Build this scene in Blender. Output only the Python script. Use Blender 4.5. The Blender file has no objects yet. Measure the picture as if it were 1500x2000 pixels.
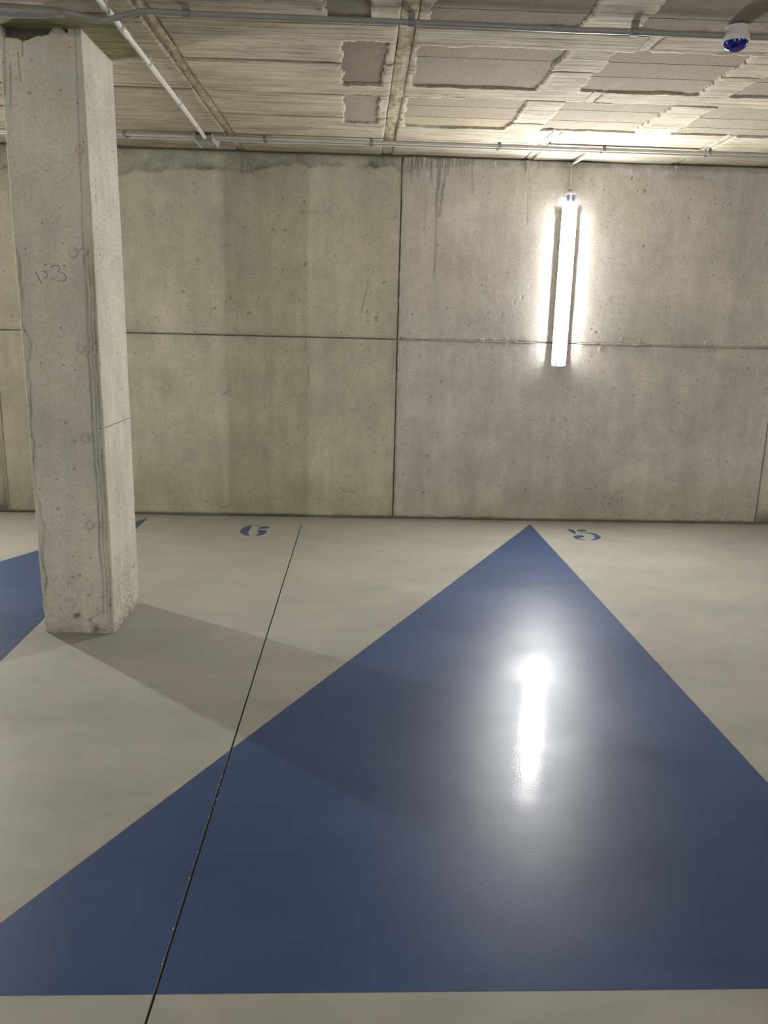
import bpy, math, random
import numpy as np
from mathutils import Vector, Matrix

random.seed(7)
SC = bpy.context.scene
COL = SC.collection

# ------------------------------------------------------------------ camera
H = 2.617                    # ceiling height
cam_data = bpy.data.cameras.new('camera')
cam = bpy.data.objects.new('camera', cam_data)
COL.objects.link(cam)
cam_data.sensor_fit = 'VERTICAL'
cam_data.sensor_height = 36.0
cam_data.lens = 36.0 * 1570.55 / 2000.0
cam_data.clip_start = 0.05
_rt = Vector((0.99925492, -0.03003196, 0.02424239))
_up = Vector((-0.01656049, 0.23372925, 0.97216068))
_fw = Vector((0.03486205, 0.97183781, -0.23305775))
M4 = Matrix(((_rt.x, _up.x, -_fw.x, 0.0), (_rt.y, _up.y, -_fw.y, -6.0455),
             (_rt.z, _up.z, -_fw.z, 1.5), (0, 0, 0, 1)))
cam.matrix_world = M4
SC.camera = cam

# ------------------------------------------------------------------ world, exposure
world = bpy.data.worlds.new('world')
SC.world = world
world.use_nodes = True
world.node_tree.nodes['Background'].inputs[0].default_value = (0.5, 0.48, 0.44, 1)
world.node_tree.nodes['Background'].inputs[1].default_value = 0.02
SC.view_settings.view_transform = 'Standard'
SC.view_settings.look = 'None'
SC.view_settings.gamma = 1.0
SC.view_settings.use_curve_mapping = False
SC.view_settings.exposure = 0.25
SC.cycles.use_denoising = True
SC.cycles.max_bounces = 5
SC.cycles.diffuse_bounces = 4
SC.cycles.glossy_bounces = 2
SC.cycles.adaptive_threshold = 0.12
SC.cycles.sample_clamp_indirect = 6.0
LAMP_STRENGTH = {'visible': 205.0, 'left': 400.0, 'right': 300.0, 'opposite': 165.0}   # lamps of unequal output
LAMP_COLOR = (1.0, 0.99, 0.962, 1)

# room extents
XL, XR, YF = -13.0, 13.0, -9.5

# ------------------------------------------------------------------ numpy noise
def _hash(ix, iy, seed):
    n = (ix.astype(np.int64) * 374761393 + iy.astype(np.int64) * 668265263 + seed * 974634777) & 0xFFFFFFFF
    n = ((n ^ (n >> 13)) * 1274126177) & 0xFFFFFFFF
    n = n ^ (n >> 16)
    return (n & 0xFFFFFF).astype(np.float64) / float(0xFFFFFF)

def vnoise(x, y, seed=0):
    x = np.asarray(x, float); y = np.asarray(y, float)
    x, y = np.broadcast_arrays(x, y)
    ix = np.floor(x); iy = np.floor(y)
    fx = x - ix; fy = y - iy
    fx = fx * fx * (3 - 2 * fx); fy = fy * fy * (3 - 2 * fy)
    a = _hash(ix, iy, seed); b = _hash(ix + 1, iy, seed)
    c = _hash(ix, iy + 1, seed); d = _hash(ix + 1, iy + 1, seed)
    return ((a * (1 - fx) + b * fx) * (1 - fy) + (c * (1 - fx) + d * fx) * fy) * 2 - 1

def fbm(x, y, seed=0, oct=4):
    s = 0; a = 1.0; t = 0
    for i in range(oct):
        s = s + a * vnoise(x * 2 ** i, y * 2 ** i, seed + 17 * i); t += a; a *= 0.5
    return s / t

def sstep(a, b, x):
    t = np.clip((x - a) / (b - a), 0, 1)
    return t * t * (3 - 2 * t)

def segdist(x, y, pts):
    d = np.full(np.shape(x), 9.0)
    for (ax, ay), (bx, by) in zip(pts[:-1], pts[1:]):
        vx, vy = bx - ax, by - ay
        L = vx * vx + vy * vy + 1e-12
        t = np.clip(((x - ax) * vx + (y - ay) * vy) / L, 0, 1)
        d = np.minimum(d, np.hypot(x - ax - t * vx, y - ay - t * vy))
    return d

# ------------------------------------------------------------------ node helpers
class NT:
    def __init__(self, name):
        self.m = bpy.data.materials.new(name)
        self.m.use_nodes = True
        self.t = self.m.node_tree
        self.b = self.t.nodes['Principled BSDF']
        self.out = self.t.nodes['Material Output']
    def n(self, typ, **kw):
        nd = self.t.nodes.new(typ)
        for k, v in kw.items():
            if hasattr(nd, k) and not k.startswith('i_'):
                setattr(nd, k, v)
        return nd
    def l(self, a, b): self.t.links.new(a, b)
    def coord(self, scale=(1, 1, 1)):
        g = self.n('ShaderNodeNewGeometry')
        mp = self.n('ShaderNodeVectorMath', operation='MULTIPLY')
        self.l(g.outputs['Position'], mp.inputs[0]); mp.inputs[1].default_value = scale
        return mp.outputs[0]
    def noise(self, vec, scale, detail=4, rough=0.55, dist=0.0):
        nd = self.n('ShaderNodeTexNoise')
        nd.inputs['Scale'].default_value = scale; nd.inputs['Detail'].default_value = detail
        nd.inputs['Roughness'].default_value = rough; nd.inputs['Distortion'].default_value = dist
        self.l(vec, nd.inputs['Vector']); return nd.outputs['Fac']
    def ramp(self, fac, stops):
        r = self.n('ShaderNodeValToRGB')
        e = r.color_ramp.elements
        while len(e) < len(stops): e.new(0.5)
        for k, (p, c) in enumerate(stops):
            e[k].position = p; e[k].color = (*c, 1) if len(c) == 3 else c
        self.l(fac, r.inputs[0]); return r.outputs[0]
    def mul(self, a, b):
        nd = self.n('ShaderNodeMix', data_type='RGBA', blend_type='MULTIPLY')
        nd.inputs[0].default_value = 1.0
        for s, v in ((6, a), (7, b)):
            if isinstance(v, tuple): nd.inputs[s].default_value = (*v, 1)
            else: self.l(v, nd.inputs[s])
        return nd.outputs[2]
    def mix(self, f, a, b):
        nd = self.n('ShaderNodeMix', data_type='RGBA')
        if isinstance(f, float): nd.inputs[0].default_value = f
        else: self.l(f, nd.inputs[0])
        for s, v in ((6, a), (7, b)):
            if isinstance(v, tuple): nd.inputs[s].default_value = (*v, 1)
            else: self.l(v, nd.inputs[s])
        return nd.outputs[2]
    def attr(self, name):
        a = self.n('ShaderNodeAttribute'); a.attribute_name = name; return a.outputs['Color']
    def math(self, op, a, b=0.0):
        nd = self.n('ShaderNodeMath', operation=op)
        for s, v in ((0, a), (1, b)):
            if isinstance(v, (int, float)): nd.inputs[s].default_value = v
            else: self.l(v, nd.inputs[s])
        return nd.outputs[0]
    def bump(self, height, strength, dist, prev=None):
        nd = self.n('ShaderNodeBump')
        nd.inputs['Strength'].default_value = strength; nd.inputs['Distance'].default_value = dist
        self.l(height, nd.inputs['Height'])
        if prev is not None: self.l(prev, nd.inputs['Normal'])
        return nd.outputs['Normal']
    def base(self, sock): self.l(sock, self.b.inputs['Base Color'])
    def rough(self, v):
        if isinstance(v, float): self.b.inputs['Roughness'].default_value = v
        else: self.l(v, self.b.inputs['Roughness'])
    def nrm(self, s): self.l(s, self.b.inputs['Normal'])

def concrete(name, base, tint=True, pits=0.5, grain=1.0, streak=(6, 6, 1.2), rough=0.85, pitattr=False):
    t = NT(name)
    p = t.coord()
    n1 = t.noise(p, 3.1, 4, 0.6)
    n2 = t.noise(t.coord(streak), 2.0, 2, 0.55)
    n3 = t.noise(p, 70, 2, 0.65)
    c = t.ramp(n1, [(0.28, tuple(b * 0.86 for b in base)), (0.72, tuple(min(1, b * 1.12) for b in base))])
    c = t.mul(c, t.ramp(n2, [(0.3, (0.93, 0.93, 0.92)), (0.7, (1.05, 1.045, 1.04))]))
    c = t.mul(c, t.ramp(n3, [(0.22, (0.80, 0.79, 0.77)), (0.5, (1.0, 1.0, 1.0)), (0.8, (1.08, 1.08, 1.08))]))
    # bug holes of two sizes
    def holes(scale, frac, rmax, extra=None):
        v = t.n('ShaderNodeTexVoronoi'); v.inputs['Scale'].default_value = scale
        t.l(p, v.inputs['Vector'])
        rnd = t.n('ShaderNodeSeparateColor'); t.l(v.outputs['Color'], rnd.inputs[0])
        size = t.math('MULTIPLY', t.math('MAXIMUM', t.math('SUBTRACT', rnd.outputs[0], 1.0 - frac), 0.0), 1.0 / frac)
        if extra is not None:
            size = t.math('MAXIMUM', size, t.math('MULTIPLY', extra, rnd.outputs[1]))
        return t.math('LESS_THAN', v.outputs['Distance'], t.math('MULTIPLY', size, rmax))
    hole = holes(13.0, 0.22 * pits, 0.085)
    ex = None
    if pitattr:
        a = t.n('ShaderNodeAttribute'); a.attribute_name = 'pit'; ex = a.outputs['Fac']
    hole = t.math('MAXIMUM', hole, holes(62.0, 0.10 * pits, 0.30, ex))
    c = t.mix(hole, c, t.mul(c, (0.38, 0.36, 0.32)))
    if tint:
        c = t.mul(c, t.attr('tint'))
    t.base(c)
    t.rough(rough)
    t.b.inputs['Specular IOR Level'].default_value = 0.3
    hh = t.math('SUBTRACT', t.math('MULTIPLY', n3, 0.4 * grain), hole)
    t.nrm(t.bump(hh, 0.7, 0.004))
    return t.m

MAT = {}
MAT['wall'] = concrete('wall_concrete', (0.645, 0.622, 0.522), pits=0.9, pitattr=True)
MAT['column'] = concrete('column_concrete', (0.665, 0.635, 0.545), pits=0.8, grain=1.3, pitattr=True)
MAT['plain'] = concrete('plain_concrete', (0.36, 0.335, 0.28), tint=False, pits=0.2)
MAT['fin'] = concrete('mortar_fin', (0.46, 0.43, 0.355), tint=False, pits=0.1, grain=1.6)
MAT['drip'] = concrete('lime_drip', (0.60, 0.565, 0.48), tint=False, pits=0.1, grain=1.6)

def board_mat():
    t = NT('board_marked_concrete')
    p = t.coord()
    base = (0.58, 0.525, 0.42)
    g1 = t.noise(t.coord((1.6, 42, 1)), 1.0, 4, 0.65, 0.6)
    g2 = t.noise(t.coord((5.0, 120, 1)), 1.0, 2, 0.6, 0.3)
    n1 = t.noise(t.coord((1.0, 2.2, 1)), 3.2, 4, 0.65)
    c = t.ramp(n1, [(0.3, (0.40, 0.345, 0.265)), (0.52, (0.52, 0.47, 0.385)), (0.72, (0.64, 0.595, 0.505))])
    c = t.mul(c, t.ramp(g1, [(0.30, (0.58, 0.53, 0.46)), (0.50, (0.98, 0.97, 0.95)), (0.8, (1.10, 1.10, 1.09))]))
    c = t.mul(c, t.ramp(g2, [(0.28, (0.66, 0.62, 0.56)), (0.46, (1, 1, 1))]))
    # short dark flecks left by knots and splinters
    f = t.noise(t.coord((13, 55, 1)), 1.0, 2, 0.55)
    c = t.mix(t.ramp(f, [(0.665, (0, 0, 0)), (0.74, (0.9, 0.9, 0.9))]), c, (0.22, 0.185, 0.14))
    c = t.mul(c, t.attr('tint'))
    t.base(c); t.rough(0.9)
    t.b.inputs['Specular IOR Level'].default_value = 0.2
    t.nrm(t.bump(t.math('ADD', g1, t.math('MULTIPLY', g2, 0.5)), 0.55, 0.008))
    return t.m
MAT['board'] = board_mat()

def crumb_mat():
    t = NT('crumbly_joint_mortar')
    p = t.coord()
    n = t.noise(p, 28, 6, 0.65)
    c = t.ramp(n, [(0.28, (0.23, 0.17, 0.11)), (0.5, (0.43, 0.35, 0.24)), (0.72, (0.60, 0.54, 0.43))])
    c = t.mul(c, t.attr('tint'))
    t.base(c); t.rough(0.95)
    t.nrm(t.bump(n, 0.7, 0.012))
    return t.m
MAT['crumb'] = crumb_mat()

def block_mat(name, col):
    t = NT(name)
    p = t.coord()
    n = t.noise(p, 170, 3, 0.7)
    m = t.noise(p, 4, 4, 0.5)
    c = t.ramp(n, [(0.3, tuple(x * 0.72 for x in col)), (0.62, tuple(x * 1.18 for x in col))])
    c = t.mul(c, t.ramp(m, [(0.3, (0.92, 0.92, 0.93)), (0.7, (1.07, 1.06, 1.04))]))
    t.base(c); t.rough(0.95); t.b.inputs['Specular IOR Level'].default_value = 0.15
    t.nrm(t.bump(n, 0.55, 0.006))
    return t.m
MAT['block_grey'] = block_mat('block_grey', (0.355, 0.312, 0.250))
MAT['block_brown'] = block_mat('block_brown', (0.275, 0.230, 0.180))
MAT['block_tan'] = block_mat('block_tan', (0.46, 0.395, 0.29))
MAT['block_beige'] = block_mat('block_beige', (0.41, 0.352, 0.275))
MAT['block_olive'] = block_mat('block_olive', (0.23, 0.205, 0.155))

def floor_mat(name, cols, spec_r=0.37, coat=0.075, coat_r=0.085):
    t = NT(name)
    p = t.coord()
    n1 = t.noise(t.coord((0.7, 1.5, 1)), 1.6, 4, 0.62, 0.4)
    n2 = t.noise(t.coord((1.0, 1.8, 1)), 4.0, 3, 0.6, 0.3)
    c = t.ramp(n1, [(0.3, cols[0]), (0.7, cols[1])])
    c = t.mul(c, t.ramp(n2, [(0.28, (0.93, 0.93, 0.93)), (0.72, (1.06, 1.06, 1.06))]))
    # pale scuffs drawn out along x
    sc = t.noise(t.coord((2.2, 11, 1)), 1.3, 3, 0.5, 0.5)
    c = t.mix(t.ramp(sc, [(0.70, (0, 0, 0)), (0.86, (0.22, 0.22, 0.22))]), c, cols[2])
    t.base(c)
    rr = t.math('ADD', t.math('MULTIPLY', t.math('SUBTRACT', n1, 0.5), 0.22), spec_r)
    t.rough(rr)
    t.b.inputs['Specular IOR Level'].default_value = 0.20
    t.b.inputs['Coat Weight'].default_value = coat
    t.b.inputs['Sheen Weight'].default_value = 0.09
    t.b.inputs['Sheen Roughness'].default_value = 0.45
    t.b.inputs['Sheen Tint'].default_value = (0.85, 0.88, 0.95, 1)
    cr = t.math('ADD', t.math('MULTIPLY', t.math('SUBTRACT', n2, 0.5), 0.05), coat_r)
    t.l(cr, t.b.inputs['Coat Roughness'])
    b = t.bump(t.noise(p, 130, 2, 0.6), 0.16, 0.0014)
    b = t.bump(t.noise(p, 5, 1, 0.5), 0.10, 0.008, b)
    t.nrm(b)
    t.l(b, t.b.inputs['Coat Normal'])
    return t.m
MAT['floor'] = floor_mat('beige_floor_coating', ((0.325, 0.312, 0.268), (0.405, 0.390, 0.340), (0.52, 0.505, 0.46)))
MAT['blue'] = floor_mat('blue_floor_paint', ((0.027, 0.058, 0.150), (0.037, 0.074, 0.182), (0.12, 0.17, 0.27)))

def plain(name, col, rough=0.5, spec=0.5, metal=0.0, var=0.06):
    t = NT(name)
    n = t.noise(t.coord(), 30, 3, 0.5)
    t.base(t.ramp(n, [(0.3, tuple(c * (1 - var) for c in col)), (0.7, tuple(min(1, c * (1 + var)) for c in col))]))
    t.rough(rough); t.b.inputs['Specular IOR Level'].default_value = spec
    t.b.inputs['Metallic'].default_value = metal
    return t.m
MAT['pvc_grey'] = plain('grey_pvc', (0.275, 0.272, 0.255), 0.42)
MAT['pvc_dark'] = plain('dark_grey_pvc', (0.20, 0.20, 0.185), 0.5)
MAT['pvc_pale'] = plain('pale_grey_pvc', (0.60, 0.585, 0.54), 0.45)
MAT['pvc_white'] = plain('white_pvc', (0.80, 0.78, 0.73), 0.4)
MAT['box_grey'] = plain('grey_box_plastic', (0.33, 0.335, 0.32), 0.5)
MAT['white_plastic'] = plain('white_plastic', (0.70, 0.69, 0.66), 0.35)
MAT['lamp_body'] = plain('lamp_body_plastic', (0.74, 0.74, 0.73), 0.4)
MAT['socket'] = plain('lamp_socket', (0.13, 0.15, 0.24), 0.4)
MAT['blue_dome'] = plain('blue_dome', (0.005, 0.005, 0.20), 0.10, 0.6, var=0.02)
MAT['filler'] = plain('dark_joint_filler', (0.012, 0.011, 0.010), 0.8, 0.2)
MAT['chip'] = plain('pale_chip', (0.55, 0.55, 0.53), 0.6)
MAT['pencil'] = plain('pencil', (0.19, 0.175, 0.145), 0.8, 0.2)

def clear_mat():
    t = NT('clear_lamp_cover')
    tr = t.n('ShaderNodeBsdfTransparent'); tr.inputs[0].default_value = (0.95, 0.95, 0.98, 1)
    gl = t.n('ShaderNodeBsdfDiffuse'); gl.inputs[0].default_value = (0.85, 0.86, 0.95, 1)
    gg = t.n('ShaderNodeBsdfGlossy'); gg.inputs['Roughness'].default_value = 0.08
    m1 = t.n('ShaderNodeMixShader'); m1.inputs[0].default_value = 0.14
    t.l(tr.outputs[0], m1.inputs[1]); t.l(gl.outputs[0], m1.inputs[2])
    m2 = t.n('ShaderNodeMixShader'); m2.inputs[0].default_value = 0.06
    t.l(m1.outputs[0], m2.inputs[1]); t.l(gg.outputs[0], m2.inputs[2])
    t.l(m2.outputs[0], t.out.inputs[0])
    return t.m
MAT['clear'] = clear_mat()

def glow_mat(k):
    t = NT('glowing_diffuser')
    t.b.inputs['Base Color'].default_value = (0.8, 0.8, 0.8, 1)
    t.b.inputs['Emission Color'].default_value = LAMP_COLOR
    t.b.inputs['Emission Strength'].default_value = LAMP_STRENGTH[k]
    t.rough(0.4)
    return t.m
for k in LAMP_STRENGTH: MAT['glow_' + k] = glow_mat(k)

# ------------------------------------------------------------------ mesh helpers
def link(o, parent=None):
    COL.objects.link(o)
    if parent is not None: o.parent = parent
    return o

def empty(name, loc=(0, 0, 0)):
    o = bpy.data.objects.new(name, None); o.location = loc
    o.empty_display_size = 0.1
    return link(o)

def tag(o, label=None, cat=None, group=None, kind=None):
    if label: o['label'] = label
    if cat: o['category'] = cat
    if group: o['group'] = group
    if kind: o['kind'] = kind
    return o

def mesh_obj(name, verts, faces, mat, parent=None, smooth=False):
    me = bpy.data.meshes.new(name)
    me.from_pydata([tuple(v) for v in verts], [], [tuple(f) for f in faces])
    me.materials.append(MAT[mat])
    if smooth:
        me.polygons.foreach_set('use_smooth', np.ones(len(me.polygons), bool))
    me.update()
    return link(bpy.data.objects.new(name, me), parent)

def fast_grid(name, P, mat, parent=None, tint=None, pit=None, closed_u=False, skirt=None, flip=False):
    """P: (nv, nu, 3) grid of points; skirt = offset vector of a rim folded back from the border"""
    nv, nu, _ = P.shape
    smooth_core = None
    if skirt is not None:
        Q = np.zeros((nv + 2, nu + 2, 3))
        Q[1:-1, 1:-1] = P
        Q[0, 1:-1] = P[0]; Q[-1, 1:-1] = P[-1]; Q[1:-1, 0] = P[:, 0]; Q[1:-1, -1] = P[:, -1]
        Q[0, 0] = P[0, 0]; Q[0, -1] = P[0, -1]; Q[-1, 0] = P[-1, 0]; Q[-1, -1] = P[-1, -1]
        rim = np.ones((nv + 2, nu + 2), bool); rim[1:-1, 1:-1] = False
        Q[rim] += np.asarray(skirt)
        def pad(a):
            return np.pad(a, ((1, 1), (1, 1)) + ((0, 0),) * (a.ndim - 2), mode='edge')
        if tint is not None: tint = pad(tint)
        if pit is not None: pit = pad(pit)
        P = Q; nv += 2; nu += 2
    idx = np.arange(nv * nu).reshape(nv, nu)
    if closed_u:
        a = idx[:-1, :]; b = np.roll(idx, -1, 1)[:-1, :]; c = np.roll(idx, -1, 1)[1:, :]; d = idx[1:, :]
    else:
        a = idx[:-1, :-1]; b = idx[:-1, 1:]; c = idx[1:, 1:]; d = idx[1:, :-1]
    F = np.stack([a, b, c, d], -1).reshape(-1, 4)
    if flip: F = F[:, ::-1]
    me = bpy.data.meshes.new(name)
    me.vertices.add(nv * nu)
    me.vertices.foreach_set('co', P.reshape(-1).astype(np.float32))
    me.loops.add(F.size); me.loops.foreach_set('vertex_index', F.reshape(-1).astype(np.int32))
    me.polygons.add(len(F))
    me.polygons.foreach_set('loop_start', (np.arange(len(F)) * 4).astype(np.int32))
    sm = np.ones(len(F), bool)
    if skirt is not None:
        s2 = np.zeros((nv - 1, nu - 1), bool); s2[1:-1, 1:-1] = True
        sm = s2.reshape(-1)
    me.polygons.foreach_set('use_smooth', sm)
    me.update(calc_edges=True)
    if tint is not None:
        at = me.color_attributes.new('tint', 'FLOAT_COLOR', 'POINT')
        T = np.ones((nv * nu, 4), np.float32); T[:, :3] = tint.reshape(-1, 3)
        at.data.foreach_set('color', T.reshape(-1))
    if pit is not None:
        at = me.attributes.new('pit', 'FLOAT', 'POINT')
        at.data.foreach_set('value', pit.reshape(-1).astype(np.float32))
    me.materials.append(MAT[mat])
    me.validate()
    return link(bpy.data.objects.new(name, me), parent)

def box_vf(x0, x1, y0, y1, z0, z1, bev=0.0):
    v = [(x0, y0, z0), (x1, y0, z0), (x1, y1, z0), (x0, y1, z0), (x0, y0, z1), (x1, y0, z1), (x1, y1, z1), (x0, y1, z1)]
    f = [(0, 3, 2, 1), (4, 5, 6, 7), (0, 1, 5, 4), (1, 2, 6, 5), (2, 3, 7, 6), (3, 0, 4, 7)]
    return v, f

def box(name, x0, x1, y0, y1, z0, z1, mat, parent=None, bev=0.0):
    v, f = box_vf(x0, x1, y0, y1, z0, z1)
    o = mesh_obj(name, v, f, mat, parent)
    if bev:
        import bmesh
        bm = bmesh.new(); bm.from_mesh(o.data)
        bmesh.ops.bevel(bm, geom=bm.edges[:] , offset=bev, segments=2, profile=0.5, affect='EDGES')
        bm.to_mesh(o.data); bm.free()
    return o

def white_tint(o):
    me = o.data
    at = me.color_attributes.new('tint', 'FLOAT_COLOR', 'POINT')
    at.data.foreach_set('color', np.ones(len(me.vertices) * 4, np.float32))
    return o

def tube_vf(pts, r, seg=12, caps=True):
    """swept round tube; r is a number or a list of radii"""
    pts = [Vector(p) for p in pts]
    n = len(pts)
    rr = [r] * n if isinstance(r, (int, float)) else list(r)
    V = []; F = []
    ref = None
    for i, p in enumerate(pts):
        d = (pts[min(i + 1, n - 1)] - pts[max(i - 1, 0)]).normalized()
        if ref is None:
            ref = Vector((0, 0, 1)) if abs(d.z) < 0.9 else Vector((1, 0, 0))
        a = (ref - d * ref.dot(d)).normalized(); ref = a
        b = d.cross(a)
        for k in range(seg):
            t = 2 * math.pi * k / seg
            V.append(p + (a * math.cos(t) + b * math.sin(t)) * rr[i])
    for i in range(n - 1):
        for k in range(seg):
            k2 = (k + 1) % seg
            F.append((i * seg + k, i * seg + k2, (i + 1) * seg + k2, (i + 1) * seg + k))
    if caps:
        F.append(tuple(range(seg - 1, -1, -1)))
        F.append(tuple((n - 1) * seg + k for k in range(seg)))
    return V, F

def tube(name, pts, r, mat, parent=None, seg=12):
    v, f = tube_vf(pts, r, seg)
    return mesh_obj(name, v, f, mat, parent, smooth=True)

def spline(pts, n=8):
    """Catmull-Rom resampling"""
    P = [Vector(p) for p in pts]; P = [P[0] * 2 - P[1]] + P + [P[-1] * 2 - P[-2]]
    out = []
    for i in range(1, len(P) - 2):
        for k in range(n):
            t = k / n
            out.append(0.5 * ((2 * P[i]) + (P[i + 1] - P[i - 1]) * t + (2 * P[i - 1] - 5 * P[i] + 4 * P[i + 1] - P[i + 2]) * t * t
                              + (-P[i - 1] + 3 * P[i] - 3 * P[i + 1] + P[i + 2]) * t ** 3))
    out.append(P[-2]); return out

def join_vf(parts):
    V = []; F = []
    for v, f in parts:
        o = len(V); V += list(v); F += [tuple(i + o for i in q) for q in f]
    return V, F

def lathe_vf(prof, seg=32, centre=(0, 0)):
    V = []; F = []
    for r, z in prof:
        for k in range(seg):
            t = 2 * math.pi * k / seg
            V.append((centre[0] + r * math.cos(t), centre[1] + r * math.sin(t), z))
    for i in range(len(prof) - 1):
        for k in range(seg):
            k2 = (k + 1) % seg
            F.append((i * seg + k, i * seg + k2, (i + 1) * seg + k2, (i + 1) * seg + k))
    return V, F

# ================================================================== BACK WALL
wall_back = box('wall_back', XL, XR, 0.03, 0.25, 0.0, H + 0.2, 'plain')
tag(wall_back, 'grey board-formed concrete back wall behind the column', 'wall', kind='structure')

VX = 0.289; VZ = 1.359
STAIN = np.array([(-4.0, 2.44), (-1.70, 2.437), (-1.34, 2.475), (-0.99, 2.485), (-0.81, 2.465), (-0.67, 2.51), (-0.52, 2.528),
                  (-0.31, 2.524), (-0.02, 2.515), (0.19, 2.535), (0.29, 2.505), (0.45, 2.53), (0.75, 2.545), (1.2, 2.56), (2.0, 2.575), (4, 2.575)])
# dark runs of water below the ceiling: polyline, half-width, strength
RUNS = [([(0.535, 2.62), (0.533, 2.30), (0.537, 2.02), (0.536, 1.80)], 0.006, 0.45),
        ([(0.592, 2.62), (0.585, 2.48), (0.572, 2.36), (0.556, 2.22)], 0.008, 0.50),
        ([(0.552, 2.60), (0.545, 2.40)], 0.007, 0.45), ([(0.612, 2.62), (0.606, 2.50)], 0.006, 0.5),
        ([(0.775, 2.60), (0.778, 2.51), (0.790, 2.37)], 0.004, 0.35),
        ([(1.172, 2.60), (1.180, 2.40), (1.188, 2.18)], 0.004, 0.30), ([(1.19, 2.50), (1.20, 2.30)], 0.003, 0.25),
        ([(0.455, 2.42), (0.452, 2.20), (0.455, 2.05)], 0.010, 0.14), ([(0.49, 2.62), (0.488, 2.46)], 0.006, 0.45),
        ([(-0.836, 2.63), (-0.837, 2.475)], 0.005, 0.6), ([(1.565, 2.60), (1.566, 2.48)], 0.003, 0.3),
        ([(0.34, 2.58), (0.345, 2.50), (0.35, 2.45)], 0.008, 0.4), ([(0.40, 2.58), (0.405, 2.46)], 0.006, 0.35),
        # scratches and knocks
        ([(-1.073, 1.597), (-1.076, 1.482)], 0.006, 0.35), ([(-0.37, 1.15), (-0.366, 1.0)], 0.006, 0.35),
        ([(0.064, 1.78), (0.04, 1.66), (0.012, 1.545)], 0.007, 0.35), ([(-0.13, 0.240), (-0.08, 0.205), (-0.023, 0.205)], 0.006, 0.4),
        ([(-0.996, 0.929), (-0.946, 0.961)], 0.008, 0.35), ([(-1.042, 0.069), (-1.0, 0.065), (-0.944, 0.10)], 0.007, 0.4),
        ([(-0.39, 1.33), (-0.389, 1.28)], 0.006, 0.45), ([(-1.71, 0.52), (-1.70, 0.40)], 0.010, 0.35)]
SPOTS = [(-0.398, 2.289, .006), (-0.409, 2.211, .008), (-0.54, 2.097, .008), (0.309, 1.366, .008), (-0.877, 2.625, .03), (-0.62, 2.10, .006),
         (1.308, .252, .008), (1.807, .261, .007), (2.067, .184, .010), (1.909, .149, .012), (1.97, .142, .010), (1.99, .19, .007),
         (.613, 1.059, .006), (.53, .909, .006), (1.054, .731, .006), (.609, .675, .006), (2.853, .494, .008), (-1.33, 1.96, .006),
         (-1.16, 1.88, .007), (-.86, 1.86, .006), (-.62, 1.84, .006), (-.55, 1.83, .006), (-.39, 1.87, .009), (-.44, 1.62, .008), (-.37, 1.57, .006),
         (-1.27, 1.66, .008), (-1.05, 1.55, .012), (-.80, 1.52, .014), (-.93, 1.63, .012), (.17, 1.76, .018), (.05, 1.55, .014), (.12, 1.50, .012),
         (2.36, 2.26, .006), (2.60, 2.16, .007), (2.95, 2.10, .010), (1.92, 2.52, .014), (2.02, 2.44, .010), (2.05, 2.06, .012), (1.76, 1.44, .008), (1.72, 1.47, .006)]
rs = np.random.RandomState(3)
for _ in range(90):
    SPOTS.append((rs.uniform(-1.9, 3.1), rs.choice([rs.uniform(0.05, 0.6), rs.uniform(0.6, 2.4), rs.uniform(1.2, 1.7)]), rs.uniform(.003, .006)))
for _ in range(70):
    x_, z_ = rs.uniform(-1.9, 3.1), rs.choice([rs.uniform(0.05, 0.7), rs.uniform(0.7, 2.35), rs.uniform(1.2, 1.75)])
    a_ = rs.normal(math.pi / 2, 0.6); l_ = rs.uniform(0.008, 0.045)
    RUNS.append(([(x_, z_), (x_ + l_ * math.cos(a_), z_ + l_ * math.sin(a_))], rs.uniform(.0035, .006), rs.uniform(.2, .45)))
RINGS = [(0.904, 1.352, .022), (2.597, 1.375, .026), (2.088, 1.385, .012), (2.381, 1.388, .012), (1.95, 1.40, .010), (2.053, 1.335, .012),
         (2.595, 1.33, .016), (2.40, 1.33, .014), (1.80, 1.32, .015), (1.0, 1.37, .012), (1.08, 1.35, .016), (0.88, 1.33, .016), (0.42, 1.375, .008),
         (0.50, 1.375, .008), (0.72, 1.375, .008), (1.09, 1.38, .010), (1.72, 1.30, .010)]
BLOT = [(-1.16, 1.98, .22, .30, .93), (-.95, 1.62, .18, .25, .92), (-1.3, 1.55, .25, .3, 1.05), (.1, .85, .14, .16, .90), (-.2, 1.35, .3, .2, .93),
        (-.45, 1.60, .06, .3, 1.07), (.62, 1.9, .25, .2, .95), (.5, .5, .12, .5, .94), (1.3, .45, .5, .35, .92), (2.7, 1.2, .3, .5, .95), (-1.2, .35, .4, .3, .94)]

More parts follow.
